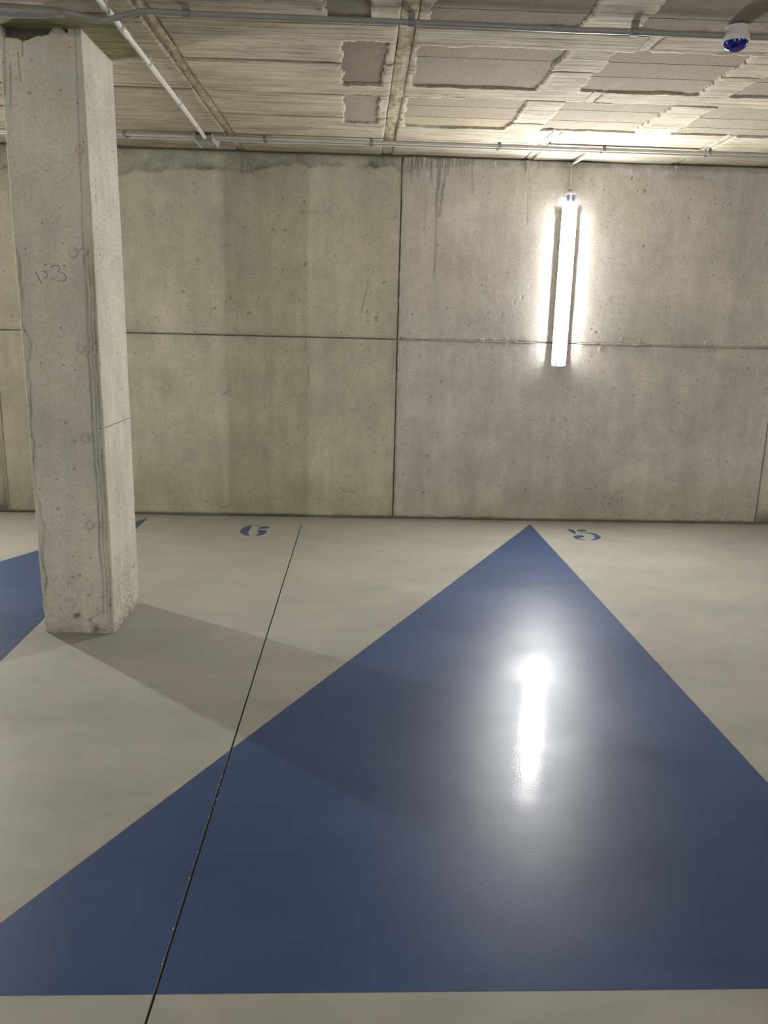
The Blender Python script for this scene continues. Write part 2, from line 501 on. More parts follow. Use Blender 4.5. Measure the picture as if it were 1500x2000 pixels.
def wall_fields(X, Z):
    hgt = 0.0022 * fbm(X * 1.3, Z * 1.3, 5, 4) + 0.0012 * fbm(X * 14, Z * 14, 9, 3)
    T = np.ones(X.shape + (3,))
    shade = 1 + 0.10 * fbm(X * 1.7, Z * 1.1, 21, 4) + 0.07 * fbm(X * 9, Z * 0.7, 33, 3) + 0.06 * fbm(X * 30, Z * 30, 40, 2) + 0.05 * fbm(X * 5, Z * 5, 44, 3)
    for bx, bz, sx, sz, k in BLOT:
        shade *= 1 + (k - 1) * np.exp(-((X - bx) / sx) ** 2 - ((Z - bz) / sz) ** 2)
    # stain band under the ceiling
    edge = np.interp(X, STAIN[:, 0], STAIN[:, 1]) + 0.030 * fbm(X * 9, Z * 5, 51, 4) + 0.012 * fbm(X * 45, Z * 30, 53, 2)
    inb = sstep(-0.004, 0.012, Z - edge)
    rim = np.exp(-((Z - edge - 0.012) / 0.016) ** 2)
    side = 0.55 + 0.45 * sstep(0.9, 0.2, X)
    shade *= 1 - side * (0.26 * inb * np.clip(0.75 + 1.3 * fbm(X * 14, Z * 12, 61, 4), 0, 1.4) + 0.26 * rim * np.clip(0.6 + fbm(X * 10, Z * 4, 63, 3), 0, 1))
    shade *= 1 - 0.35 * sstep(H - 0.045, H - 0.005, Z) * sstep(0.9, 0.2, X) * np.clip(0.7 + fbm(X * 11, Z * 3, 66, 3), 0, 1)
    # smudge under the ceiling near the right end
    sm = sstep(2.16, 2.18, X) * sstep(2.44, 2.43, X) * sstep(2.512, 2.522, Z)
    shade *= 1 - 0.13 * sm
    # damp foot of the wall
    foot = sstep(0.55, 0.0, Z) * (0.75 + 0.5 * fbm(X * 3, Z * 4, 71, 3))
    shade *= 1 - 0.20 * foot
    shade *= 1 - 0.40 * sstep(0.035, 0.012, Z + 0.012 * fbm(X * 9, Z * 0, 73, 3))  # thin darker line along the bottom edge
    pit = sstep(0.5, 0.02, Z) * 0.34 + 0.22 * np.clip(fbm(X * 2.2, Z * 2.2, 75, 3), 0, 1) + 0.25 * np.exp(-(np.abs(Z - VZ) / 0.06) ** 2)
    # joints collect dirt
    dv = np.abs(X - VX + 0.01)
    shade *= 1 - 0.30 * np.exp(-(dv / 0.040) ** 2) * np.clip(0.35 + fbm(X * 20, Z * 5, 81, 4) * 1.3, 0, 1) * (X < VX)
    dh = np.abs(Z - VZ)
    shade *= 1 - 0.16 * np.exp(-(dh / 0.04) ** 2) * np.clip(0.3 + fbm(X * 6, Z * 20, 83, 4) * 1.3, 0, 1)
    for pl, w, k in RUNS:
        xs = [p[0] for p in pl]; zs = [p[1] for p in pl]
        m = (X > min(xs) - .05) & (X < max(xs) + .05) & (Z > min(zs) - .05) & (Z < max(zs) + .05)
        if not m.any(): continue
        d = segdist(X[m] + 0.003 * fbm(X[m] * 3, Z[m] * 25, 91, 2), Z[m], pl)
        g = np.exp(-(d / w) ** 2) * np.clip(0.75 + 0.5 * fbm(X[m] * 40, Z[m] * 14, 93, 2), 0, 1)
        shade[m] *= 1 - k * g
        hgt[m] -= 0.002 * g
    for sx, sz, r in SPOTS:
        m = (np.abs(X - sx) < 4 * r) & (np.abs(Z - sz) < 4 * r)
        if not m.any(): continue
        r = min(r, 0.009)
        wx = 1.6 * r * fbm(X[m] * 70, Z[m] * 70, 88, 2); wz = 1.6 * r * fbm(X[m] * 70 + 9, Z[m] * 70, 89, 2)
        d = np.hypot(X[m] - sx + wx, (Z[m] - sz + wz) * 0.75) / r
        g = np.exp(-d ** 3)
        shade[m] *= 1 - 0.55 * g; hgt[m] -= 0.006 * g
    for sx, sz, r in RINGS:
        m = (np.abs(X - sx) < 2.2 * r) & (np.abs(Z - sz) < 2.2 * r)
        if not m.any(): continue
        d = np.hypot(X[m] - sx, Z[m] - sz) / r
        g = np.exp(-((d - 0.75) / 0.28) ** 2)
        hgt[m] += 0.006 * g; shade[m] *= 1 + 0.06 * g - 0.12 * np.exp(-(d / 0.4) ** 2)
    # lime-crusted lip under the ceiling right of the joint
    lip = sstep(H - 0.085, H - 0.03, Z + 0.03 * fbm(X * 9, Z * 3, 95, 3)) * sstep(0.28, 0.33, X)
    hgt = hgt + 0.012 * lip * (0.6 + 0.5 * fbm(X * 22, Z * 18, 97, 3))
    # spalled strip at the right margin
    sp = sstep(2.93, 2.99, X + 0.05 * fbm(X * 2, Z * 6, 99, 3)) * sstep(1.8, 1.2, Z)
    hgt = hgt - 0.004 * sp; shade = shade * (1 + 0.05 * sp)
    shade = np.clip(shade, 0.2, 1.4)
    T *= shade[..., None]
    # greener at the foot; pinker lamp cast painted in right of the joint
    gr = foot * 0.5 + 0.25 * (fbm(X * 0.9, Z * 0.9, 101, 3) > 0) * 0
    T[..., 0] *= 1 - 0.02 * gr; T[..., 2] *= 1 - 0.16 * gr
    right = sstep(0.28, 0.30, X)
    T[..., 2] *= 1 + 0.09 * right
    T[..., 1] *= 1 - 0.012 * right
    return hgt, T, pit

def wall_panel(x0, x1, z0, z1, step):
    if abs(x1 - (VX - G)) < 1e-6: x1 -= 0.0045
    nu = max(2, int((x1 - x0) / step) + 1); nv = max(2, int((z1 - z0) / step) + 1)
    xs = np.linspace(x0, x1, nu); zs = np.linspace(z0, z1, nv)
    X, Z = np.meshgrid(xs, zs)
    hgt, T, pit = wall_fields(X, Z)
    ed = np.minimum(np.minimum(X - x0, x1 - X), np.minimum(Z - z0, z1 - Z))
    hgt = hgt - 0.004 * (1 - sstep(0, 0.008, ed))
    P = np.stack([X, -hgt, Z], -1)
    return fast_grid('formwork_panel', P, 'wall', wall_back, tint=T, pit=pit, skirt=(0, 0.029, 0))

G = 0.0035
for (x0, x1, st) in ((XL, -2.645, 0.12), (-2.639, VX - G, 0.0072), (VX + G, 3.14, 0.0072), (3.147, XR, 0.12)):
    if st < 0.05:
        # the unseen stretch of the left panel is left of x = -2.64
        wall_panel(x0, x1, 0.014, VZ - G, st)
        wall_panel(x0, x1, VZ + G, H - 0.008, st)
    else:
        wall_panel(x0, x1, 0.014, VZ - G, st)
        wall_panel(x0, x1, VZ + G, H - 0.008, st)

# mortar fins squeezed out of the formwork joints
def fin(pts, r, parent, seed, mat='fin', jit=0.35, seg=7, ax=0):
    P = [Vector(p) for p in pts]
    L = sum((b - a).length for a, b in zip(P[:-1], P[1:]))
    n = max(4, int(L / 0.02))
    out = []; rr = []
    for i in range(n + 1):
        t = i / n * (len(P) - 1); k = min(int(t), len(P) - 2); q = P[k].lerp(P[k + 1], t - k)
        s = i * 0.6
        w = float(vnoise(np.array(s), np.array(seed * 3.1), 7)); w2 = float(vnoise(np.array(s * 1.7), np.array(seed * 5.3), 11))
        off = Vector((w * r * 0.4 if ax == 2 else 0, 0, w * r * 0.4 if ax == 0 else 0))
        out.append(q + off); rr.append(max(r * 0.25, r * (1 + jit * w2 * 1.6)))
    rr[0] *= 0.4; rr[-1] *= 0.4
    return tube('mortar_fin', out, rr, mat, parent, seg)
fin([(VX + 0.006, -0.001, 0.02), (VX + 0.004, -0.001, 1.3), (VX + 0.003, -0.001, H - 0.03)], 0.0065, wall_back, 1, ax=2)
fin([(0.30, -0.001, 1.357), (0.60, -0.001, 1.357), (1.34, -0.001, 1.357)], 0.0055, wall_back, 2, jit=0.5)
fin([(1.62, -0.001, 1.359), (2.2, -0.001, 1.359), (3.15, -0.001, 1.361)], 0.0075, wall_back, 3, jit=0.45)
fin([(-1.95, 0.001, 1.366), (-1.0, 0.001, 1.366), (0.28, 0.001, 1.366)], 0.004, wall_back, 4, jit=0.3)
fin([(-2.642, -0.001, 0.02), (-2.642, -0.001, H - 0.02)], 0.007, wall_back, 5, ax=2)

# lime drips under the slab
for k, (x, z1, w) in enumerate([(0.335, .11, .012), (0.362, .07, .016), (0.402, .12, .013), (0.436, .085, .022), (0.50, .15, .012), (0.575, .10, .012),
                                (0.648, .075, .018), (0.70, .10, .012), (0.725, .07, .010), (0.80, .055, .010), (0.86, .05, .010), (0.935, .06, .011),
                                (1.005, .05, .010), (1.165, .085, .022), (1.255, .05, .010), (2.225, .06, .010)]):
    zt = H - 0.012
    pts = [(x, -0.004, zt), (x + 0.004 * math.sin(k), -0.009, zt - z1 * 0.35), (x - 0.003 * math.cos(k * 2), -0.007, zt - z1 * 0.7), (x, 0.001, zt - z1)]
    tube('lime_drip', spline(pts, 3), [w * (1 - 0.9 * (i / 9) ** 0.7) * (1 + 0.25 * math.sin(i * 2.3 + k)) for i in range(10)], 'drip', wall_back, 7)

# ================================================================== OTHER WALLS
for nm, a in (('wall_front', (XL, XR, YF - 0.25, YF, 0, H + 0.2)), ('wall_left', (XL - 0.25, XL, YF - 0.25, 0.25, 0, H + 0.2)),
              ('wall_right', (XR, XR + 0.25, YF - 0.25, 0.25, 0, H + 0.2))):
    tag(box(nm, *a, 'plain'), {'wall_front': 'grey concrete wall behind the viewer', 'wall_left': 'grey concrete wall closing the far left of the garage',
                               'wall_right': 'grey concrete wall closing the far right of the garage'}[nm], 'wall', kind='structure')

# ================================================================== FLOOR
floor = box('floor', XL, XR, YF, 0.03, -0.30, -0.06, 'plain')
tag(floor, 'smooth beige coated concrete garage floor', 'floor', kind='structure')
CW = 0.0034
def cut_x(y): return -0.4045 + (y + 0.242) * (0.034 / 4.349)
def slab(pts, name='floor_slab'):
    n = len(pts)
    V = [(x, y, 0.0) for x, y in pts] + [(x, y, -0.06) for x, y in pts]
    F = [tuple(range(n)), tuple(range(2 * n - 1, n - 1, -1))] + [(i, i + n, (i + 1) % n + n, (i + 1) % n) for i in range(n)]
    return mesh_obj(name, V, F, 'floor', floor)
YC = -0.242
slab([(XL, YF), (cut_x(YF) - CW, YF), (cut_x(YC) - CW, YC), (XL, YC)])
slab([(cut_x(YF) + CW, YF), (XR, YF), (XR, YC), (cut_x(YC) + CW, YC)])
slab([(XL, YC), (XR, YC), (XR, 0.03), (XL, 0.03)])
V = [(cut_x(YF) - CW, YF, -0.022), (cut_x(YF) + CW, YF, -0.022), (cut_x(YC) + CW, YC, -0.022), (cut_x(YC) - CW, YC, -0.022)]
V += [(a, b, -0.06) for a, b, c in V]
mesh_obj('joint_filler', V, [(0, 1, 2, 3), (7, 6, 5, 4), (0, 4, 5, 1), (1, 5, 6, 2), (2, 6, 7, 3), (3, 7, 4, 0)], 'filler', floor)

# blue painted triangles
def clip(poly, f):
    out = []
    for a, b in zip(poly, poly[1:] + poly[:1]):
        fa, fb = f(a), f(b)
        if fa >= 0: out.append(a)
        if (fa >= 0) != (fb >= 0):
            t = fa / (fa - fb); out.append((a[0] + t * (b[0] - a[0]), a[1] + t * (b[1] - a[1])))
    return out
def paint(name, polys, mat='blue', th=0.0007):
    parts = []
    for pts in polys:
        ar = sum(a[0] * b[1] - b[0] * a[1] for a, b in zip(pts, pts[1:] + pts[:1]))
        if ar < 0: pts = pts[::-1]
        n = len(pts)
        V = [(x, y, th) for x, y in pts] + [(x, y, 0.00005) for x, y in pts]
        F = [tuple(range(n)), tuple(range(2 * n - 1, n - 1, -1))] + [(i, i + n, (i + 1) % n + n, (i + 1) % n) for i in range(n)]
        parts.append((V, F))
    v, f = join_vf(parts)
    return mesh_obj(name, v, f, mat)
TRI = [(1.335, -0.112), (-0.995, -4.517), (1.432, -4.503)]
lft = clip(TRI, lambda p: (cut_x(p[1]) - CW) - p[0]); rgt = clip(TRI, lambda p: p[0] - (cut_x(p[1]) + CW))
t1 = paint('painted_triangle', [lft, rgt])
tag(t1, 'large glossy blue painted triangle filling the foreground floor', 'floor marking', 'blue floor triangles')
DX = -2.905
TRI2 = [(1.335 + DX, -0.118), (-0.995 + DX, -4.517), (1.432 + DX - 0.06, -4.503)]
t2 = paint('painted_triangle', [TRI2])
tag(t2, 'blue painted triangle on the floor behind the concrete column', 'floor marking', 'blue floor triangles')

# painted stall numbers (stencil lettering)
def smooth_poly(pts, n=4):
    out = []
    N = len(pts)
    for i in range(N):
        p0, p1, p2, p3 = [Vector((*pts[(i + k) % N], 0)) for k in (-1, 0, 1, 2)]
        for k in range(n):
            t = k / n
            q = 0.5 * ((2 * p1) + (p2 - p0) * t + (2 * p0 - 5 * p1 + 4 * p2 - p3) * t * t + (-p0 + 3 * p1 - 3 * p2 + p3) * t ** 3)
            out.append((q.x, q.y))
    return out
SIX = [[(-0.765, -0.282), (-0.789, -0.294), (-0.808, -0.326), (-0.825, -0.386), (-0.827, -0.454), (-0.811, -0.509), (-0.779, -0.555), (-0.743, -0.572),
        (-0.755, -0.542), (-0.764, -0.494), (-0.764, -0.432), (-0.763, -0.357)],
       [(-0.71, -0.359), (-0.689, -0.319), (-0.637, -0.31), (-0.637, -0.349), (-0.657, -0.373), (-0.695, -0.375)],
       [(-0.711, -0.417), (-0.678, -0.41), (-0.645, -0.425), (-0.634, -0.474), (-0.646, -0.523), (-0.673, -0.561), (-0.706, -0.572), (-0.693, -0.538),
        (-0.691, -0.49), (-0.697, -0.451)],
       [(-0.758, -0.287), (-0.72, -0.279), (-0.681, -0.300), (-0.718, -0.292)]]
FIVE = [[(1.588, -0.251), (1.626, -0.261), (1.629, -0.32), (1.611, -0.38), (1.598, -0.33), (1.588, -0.291)],
        [(1.652, -0.279), (1.702, -0.248), (1.728, -0.274), (1.702, -0.304), (1.661, -0.306)],
        [(1.578, -0.465), (1.614, -0.425), (1.655, -0.423), (1.659, -0.46), (1.629, -0.481), (1.607, -0.493), (1.618, -0.522), (1.644, -0.543), (1.603, -0.538), (1.58, -0.506)],
        [(1.664, -0.349), (1.709, -0.335), (1.755, -0.351), (1.78, -0.408), (1.775, -0.476), (1.734, -0.53), (1.681, -0.544), (1.716, -0.506), (1.74, -0.448), (1.739, -0.391), (1.713, -0.358)]]
tag(paint('painted_numeral', [smooth_poly(p) for p in SIX]), 'blue stencilled number 6 on the floor near the back wall', 'floor number', 'painted stall numbers')
tag(paint('painted_numeral', [smooth_poly(p) for p in FIVE]), 'blue stencilled number 5 on the floor beside the blue triangle tip', 'floor number', 'painted stall numbers')

# chipped edge of the saw cut
parts = []
for k in range(16):
    y = random.uniform(-4.5, -3.0); s = random.choice((-1, 1)); r = random.uniform(0.0008, 0.0018)
    x = cut_x(y) + s * (CW + r * 0.6)
    v, f = box_vf(x - r, x + r, y - r * 1.8, y + r * 1.8, 0.0, 0.0015)
    parts.append((v, f))
v, f = join_vf(parts)
ch = mesh_obj('chipped_edge', v, f, 'chip', floor); ch['kind'] = 'stuff'

# ================================================================== CEILING
ceiling = box('ceiling', XL, XR, YF, 0.03, H + 0.035, H + 0.2, 'plain')
tag(ceiling, 'board-marked concrete ceiling slab with exposed blocks', 'ceiling', kind='structure')
# exposed blocks of the slab: x0, x1, y0 (wall side), y1, seams, material
BLOCKS = [(-0.090, 0.100, -1.715, -2.335, [], 'block_brown'),
          (-0.100, 0.088, -0.915, -1.520, [], 'block_grey'),
          (0.244, 0.850, -1.715, -2.335, [-2.148], 'block_grey'),
          (0.232, 0.850, -0.880, -1.520, [-1.08, -1.318], 'block_tan'),
          (1.070, 1.645, -1.735, -2.345, [-1.95, -2.165], 'block_grey'),
          (1.065, 1.610, -0.895, -1.520, [-1.10, -1.33], 'block_grey'),
          (1.838, 2.420, -1.730, -2.345, [-1.95], 'block_grey'),
          (1.855, 2.520, -0.890, -1.530, [-1.04, -1.25], 'block_grey'),
          (-0.135, 0.025, -2.600, -3.200, [], 'block_olive'),
          (0.252, 0.842, -2.572, -3.200, [-2.72], 'block_brown'),
          (1.075, 1.640, -2.560, -3.200, [-2.70], 'block_brown')]
for (x0, x1, ya, yb, seams, m) in BLOCKS:
    ys = [ya + 0.03] + seams + [yb - 0.03]
    for k, (a, b) in enumerate(zip(ys[:-1], ys[1:])):
        dz = 0.001 * ((k * 7) % 3)
        mm = m
        if m == 'block_tan' and k > 0: mm = 'block_beige'
        box('slab_block', x0 - 0.03, x1 + 0.03, b + 0.0018, a - 0.0018, H + 0.009 + dz, H + 0.034, mm, ceiling)

def rect_sd(X, Y, x0, x1, y0, y1):
    dx = np.maximum(x0 - X, X - x1); dy = np.maximum(y0 - Y, Y - y1)
    return np.where((dx > 0) & (dy > 0), np.hypot(np.maximum(dx, 0), np.maximum(dy, 0)), np.maximum(dx, dy))

def ceil_fields(X, Y, cell):
    dz = 0.0022 * fbm(X * 2, Y * 2, 201, 3) + 0.0010 * fbm(X * 5, Y * 70, 203, 3)
    shade = 1 + 0.05 * fbm(X * 1.5, Y * 1.5, 205, 4) + 0.07 * (vnoise(np.full_like(X, cell * 3.7), Y * 9, 207)) * 0.5
    T = np.ones(X.shape + (3,))
    inside = np.zeros(X.shape, bool)
    for k, (x0, x1, ya, yb, seams, m) in enumerate(BLOCKS):
        d = rect_sd(X, Y, x0, x1, yb, ya) + 0.020 * fbm(X * 8, Y * 8, 211 + k, 3) + 0.007 * fbm(X * 45, Y * 45, 231 + k, 2)
        inside |= d < 0
        lip = np.exp(-((d - 0.012) / 0.016) ** 2) * (d >= 0)
        shade = shade * (1 + 0.14 * lip)
        dz = dz + 0.004 * lip * (0.5 + 0.8 * fbm(X * 30, Y * 30, 251, 2))
    # grime round the head of the column
    st = np.exp(-(rect_sd(X, Y, -1.50, -1.02, -2.52, -2.02).clip(0) / 0.035) ** 2)
    stc = 0.30 + 0.22 * fbm(X * 9, Y * 9, 261, 4)
    shade = shade * (1 - st * stc)
    T *= shade[..., None]
    T[..., 2] *= 1 - 0.20 * st; T[..., 0] *= 1 - 0.03 * st
    # warmer, browner boards towards the left
    w = sstep(0.3, -1.3, X)
    T *= (1 - 0.13 * w)[..., None]
    T[..., 2] *= 1 - 0.05 * w
    T[inside] *= 0.8
    return dz, T, inside

BAYS = [-2.93, -1.90, -0.838, 0.172, 1.170, 2.215, 3.25]
STRIP = {-2.93: .03, -1.90: .03, -0.838: .025, 0.172: .032, 1.170: .024, 2.215: .024, 3.25: .02}
ROWS = [0.0, -0.52, -1.035, -1.53, -2.04, -2.545, -3.06]
cell = 0
for bi in range(6):
    for ri in range(6):
        x0 = BAYS[bi] + STRIP[BAYS[bi]] + 0.003; x1 = BAYS[bi + 1] - STRIP[BAYS[bi + 1]] - 0.003
        g = 0.0022 if (bi + ri) % 3 else 0.0035
        y1 = ROWS[ri] - (g if ri else 0.0); y0 = ROWS[ri + 1] + g
        step = 0.009
        nu = int((x1 - x0) / step) + 1; nv = int((y1 - y0) / step) + 1
        X, Y = np.meshgrid(np.linspace(x0, x1, nu), np.linspace(y0, y1, nv))
        cell += 1
        dz, T, ins = ceil_fields(X, Y, cell)
        off = 0.0025 * math.sin(cell * 2.7)
        ed = np.minimum(np.minimum(X - x0, x1 - X) + 0.004 * fbm(X * 20, Y * 20, 270 + cell, 2), np.minimum(Y - y0, y1 - Y) + 0.002 * fbm(X * 12, Y * 12, 290, 2))
        rim = 1 - sstep(0.0, 0.010, ed)
        Z = H - dz + off + 0.006 * rim
        Z = np.where(ins, H + 0.032, Z)
        T = T * (1 - 0.15 * rim)[..., None]
        fast_grid('formwork_panel', np.stack([X, Y, Z], -1), 'board', ceiling, tint=T, skirt=(0, 0, 0.03), flip=True)
# crumbly mortar strips in the long joints
for k, xb in enumerate(BAYS):
    w = STRIP[xb]
    xs = np.linspace(xb - w - 0.001, xb + w + 0.001, 13); ys = np.linspace(-3.06, 0.0, 340)
    X, Y = np.meshgrid(xs, ys)
    n = fbm(X * 22, Y * 9, 300 + k, 4)
    pale = 0.0 if xb in (-0.838, 0.172) else 1.0
    Z = H + 0.004 - 0.008 * n + 0.004 * np.abs(X - xb) / w - (0.003 if pale else 0.0)
    X2 = X + 0.004 * fbm(X * 0 + k, Y * 14, 320, 2)
    sh = (1.0 + 0.15 * n + 0.30 * pale)
    # in places a skin of cement covers the joint
    T = np.repeat(np.clip(sh, 0.4, 1.7)[..., None], 3, -1)
    T[..., 2] *= 1 + 0.25 * pale; T[..., 1] *= 1 + 0.08 * pale
    # joints vanish where a block lies open
    ins = np.zeros(X.shape, bool)
    for kk, (x0, x1, ya, yb, seams, m) in enumerate(BLOCKS):
        d = rect_sd(X, Y, x0, x1, yb, ya) + 0.020 * fbm(X * 8, Y * 8, 211 + kk, 3) + 0.007 * fbm(X * 45, Y * 45, 231 + kk, 2)
        ins |= d < 0
    Z = np.where(ins, H + 0.032, Z)
    fast_grid('joint_strip', np.stack([X2, Y, Z], -1), 'fin' if pale else 'crumb', ceiling, tint=T, skirt=(0, 0, 0.02), flip=True)
# plain remainder of the soffit, out of the picture
for a in ((XL, BAYS[0] - 0.034, YF, 0.0), (BAYS[-1] + 0.024, XR, YF, 0.0), (BAYS[0] - 0.03, BAYS[-1] + 0.02, YF, -3.064)):
    white_tint(box('formwork_panel', a[0], a[1], a[2], a[3], H, H + 0.034, 'board', ceiling))

# ================================================================== COLUMN
CX0, CX1, CY0, CY1 = -1.484, -1.146, -2.385, -1.943
column = empty('concrete_column', ((CX0 + CX1) / 2, (CY0 + CY1) / 2, 0))
tag(column, 'square raw concrete column standing at the left', 'column')
def to_local(o, root):
    o.parent = root; o.matrix_parent_inverse = Matrix.Translation(root.location).inverted()
    return o
ch = 0.010
per = []   # (x, y, nx, ny, face, s)
def seg(a, b, n, nx, ny, face):
    for i in range(n):
        t = i / n
        per.append((a[0] + (b[0] - a[0]) * t, a[1] + (b[1] - a[1]) * t, nx, ny, face))
q = math.sqrt(0.5)
c2 = 0.003
seg((CX0 + ch, CY0), (CX1 - c2, CY0), 90, 0, -1, 0)           # front
seg((CX1 - c2, CY0), (CX1, CY0 + c2), 2, q, -q, 1)
seg((CX1, CY0 + c2), (CX1, CY1 - ch), 80, 1, 0, 2)            # right
seg((CX1, CY1 - ch), (CX1 - ch, CY1), 2, q, q, 3)
seg((CX1 - ch, CY1), (CX0 + ch, CY1), 12, 0, 1, 4)            # back
seg((CX0 + ch, CY1), (CX0, CY1 - ch), 2, -q, q, 5)
seg((CX0, CY1 - ch), (CX0, CY0 + ch), 24, -1, 0, 6)           # left
seg((CX0, CY0 + ch), (CX0 + ch, CY0), 4, -q, -q, 7)
per = np.array(per)
nz = 470
zs = np.linspace(0.0, H - 0.001, nz)
PX = np.repeat(per[None, :, 0], nz, 0); PY = np.repeat(per[None, :, 1], nz, 0)
NX = np.repeat(per[None, :, 2], nz, 0); NY = np.repeat(per[None, :, 3], nz, 0); FC = np.repeat(per[None, :, 4], nz, 0)
ZZ = np.repeat(zs[:, None], len(per), 1)
U = np.where((FC == 0) | (FC == 4), PX, PY)
d = 0.0018 * fbm(U * 3, ZZ * 2, 401, 3) + 0.0010 * fbm(U * 25, ZZ * 25, 403, 3)
sh = 1 + 0.05 * fbm(U * 3, ZZ * 1.6, 405, 4) + 0.03 * fbm(U * 22, ZZ * 2, 407, 3)
rust = np.zeros_like(d)
front = FC == 0
# seam of the corner strip, then squeezed-out ridges below
def line_x(pts):
    p = sorted(pts, key=lambda a: a[1]); return np.interp(ZZ, [a[1] for a in p], [a[0] for a in p])
wob = 0.0060 * fbm(ZZ * 7, ZZ * 0, 411, 4)
up_line = line_x([(-1.172, 2.62), (-1.176, 2.30), (-1.190, 1.77)])
g = np.exp(-((PX - up_line - wob * 0.4) / 0.0030) ** 2) * sstep(1.74, 1.79, ZZ) * front
d -= 0.003 * g; sh *= 1 - 0.34 * g
low = sstep(1.79, 1.73, ZZ) * sstep(0.05, 0.14, ZZ) * front
for (xo, w, dep, dark) in ((-1.191, 0.0055, -0.005, 0.46), (-1.172, 0.0042, -0.005, 0.46), (-1.157, 0.0048, -0.005, 0.44), (-1.181, 0.0045, 0.008, -0.06),
                           (-1.165, 0.0035, 0.008, -0.06)):
    xl = xo + wob + 0.002 * fbm(ZZ * 23, ZZ * 0 + xo * 40, 415, 2) + np.interp(ZZ, [0, 1.0, 1.75], [-0.004, -0.003, 0.003])
    g = np.exp(-((PX - xl) / w) ** 2) * low * np.clip(0.75 + 0.5 * fbm(ZZ * 14, ZZ * 0 + xo * 90, 417, 2), 0, 1.1)
    d += dep * g; sh *= 1 - dark * g
strip = front & (PX > up_line)
sh = np.where(strip & (ZZ > 1.76), sh * 0.96, sh)
# marks of the formwork ties
for (x, z, r) in ((-1.233, 1.745, .017), (-1.188, 1.748, .016), (-1.226, 1.343, .016), (-1.190, 1.343, .014), (-1.230, .943, .017), (-1.198, .943, .014),
                  (-1.237, .535, .017), (-1.197, .533, .013), (-1.180, 2.159, .015)):
    dd = np.hypot(PX - x, ZZ - z) / r
    g = np.exp(-((dd - 0.8) / 0.22) ** 2) * front * np.clip(0.8 + 0.6 * fbm(PX * 60, ZZ * 60, 421, 2), 0, 1.2)
    d += 0.006 * g; sh *= 1 - 0.36 * np.exp(-((dd - 1.12) / 0.22) ** 2) * front * np.clip(0.7 + 0.8 * fbm(PX * 50, ZZ * 50, 423, 2), 0, 1.2)
    d -= 0.003 * np.exp(-((dd - 1.15) / 0.2) ** 2) * front
# crumbled left edge
lx = line_x([(-1.480, 1.80), (-1.466, 1.72), (-1.473, 1.45), (-1.446, 1.36), (-1.466, 1.25), (-1.468, 1.00), (-1.472, .70), (-1.464, .60), (-1.446, .52), (-1.462, .42), (-1.458, .25), (-1.478, .1)])
lx = lx + 0.012 * fbm(ZZ * 11, ZZ * 0, 425, 4)
g = np.exp(-((PX - lx) / 0.006) ** 2) * front * sstep(1.80, 1.74, ZZ) * sstep(0.12, 0.25, ZZ) * np.clip(0.7 + 0.7 * fbm(PX * 40, ZZ * 12, 426, 3), 0, 1.3)
d -= 0.005 * g; sh *= 1 - 0.42 * g
left_of = front & (PX < lx) & (ZZ < 1.78)
d = np.where(left_of, d - 0.003 + 0.004 * fbm(PX * 50, ZZ * 40, 427, 3), d)
sh = np.where(left_of, sh * 0.95, sh)
# scratches near the head, rust bleeding
for pl, w in (([(-1.455, 2.578), (-1.470, 2.36)], .0028), ([(-1.439, 2.475), (-1.451, 2.312)], .0028), ([(-1.383, 2.59), (-1.388, 2.505)], .0028), ([(-1.405, 2.514), (-1.403, 2.41)], .0028)):
    g = np.exp(-(segdist(PX, ZZ, pl) / w) ** 2) * front
    sh *= 1 - 0.5 * g; d -= 0.003 * g
for (x, z, sx, sz, k) in ((-1.215, 2.545, .045, .045, .28), (-1.195, 2.165, .030, .020, .40), (-1.20, 2.12, .03, .05, .18), (-1.262, .952, .012, .014, .30)):
    rust += k * np.exp(-((PX - x) / sx) ** 2 - ((ZZ - z) / sz) ** 2) * front * np.clip(0.6 + 0.9 * fbm(PX * 30, ZZ * 30, 431, 3), 0, 1.4)
# honeycombed foot
foot = sstep(0.42, 0.02, ZZ + 0.08 * fbm(U * 9, ZZ * 6, 441, 3))
d += foot * (0.0055 * fbm(U * 55, ZZ * 55, 443, 3) - 0.0015)
sh *= 1 - foot * (0.02 + 0.38 * np.clip(fbm(U * 45, ZZ * 55, 445, 3), 0, 1))
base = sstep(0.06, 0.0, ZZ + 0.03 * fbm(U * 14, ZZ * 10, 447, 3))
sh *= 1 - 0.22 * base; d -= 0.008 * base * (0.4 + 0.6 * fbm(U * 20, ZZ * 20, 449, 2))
for (x, z, r, f0) in ((-1.329, .087, .013, 0), (-1.318, .088, .010, 0), (-1.263, .066, .009, 0), (-1.277, .928, .005, 0), (-1.379, .609, .004, 0), (-1.24, .02, .018, 0), (-1.315, 1.011, .005, 0),
                      (-1.29, .803, .006, 0), (-1.343, .167, .005, 0), (-1.352, .248, .005, 0), (-1.33, .28, .006, 0), (-1.30, .29, .007, 0), (-1.265, .19, .006, 0),
                      (-1.37, 2.37, .006, 0), (-1.40, .12, .006, 0), (-2.313, 1.983, .007, 2), (-2.312, 1.965, .005, 2), (-2.063, 1.749, .006, 2), (-2.02, 1.75, .006, 2),
                      (-2.109, 1.312, .006, 2), (-2.043, .703, .005, 2), (-2.067, .309, .006, 2), (-2.036, .106, .006, 2), (-2.02, .22, .010, 2), (-2.06, .14, .008, 2)):
    g = np.exp(-((U - x) / r) ** 2 - ((ZZ - z) / r) ** 2) * (FC == f0)
    d -= 0.007 * g; sh *= 1 - 0.6 * g
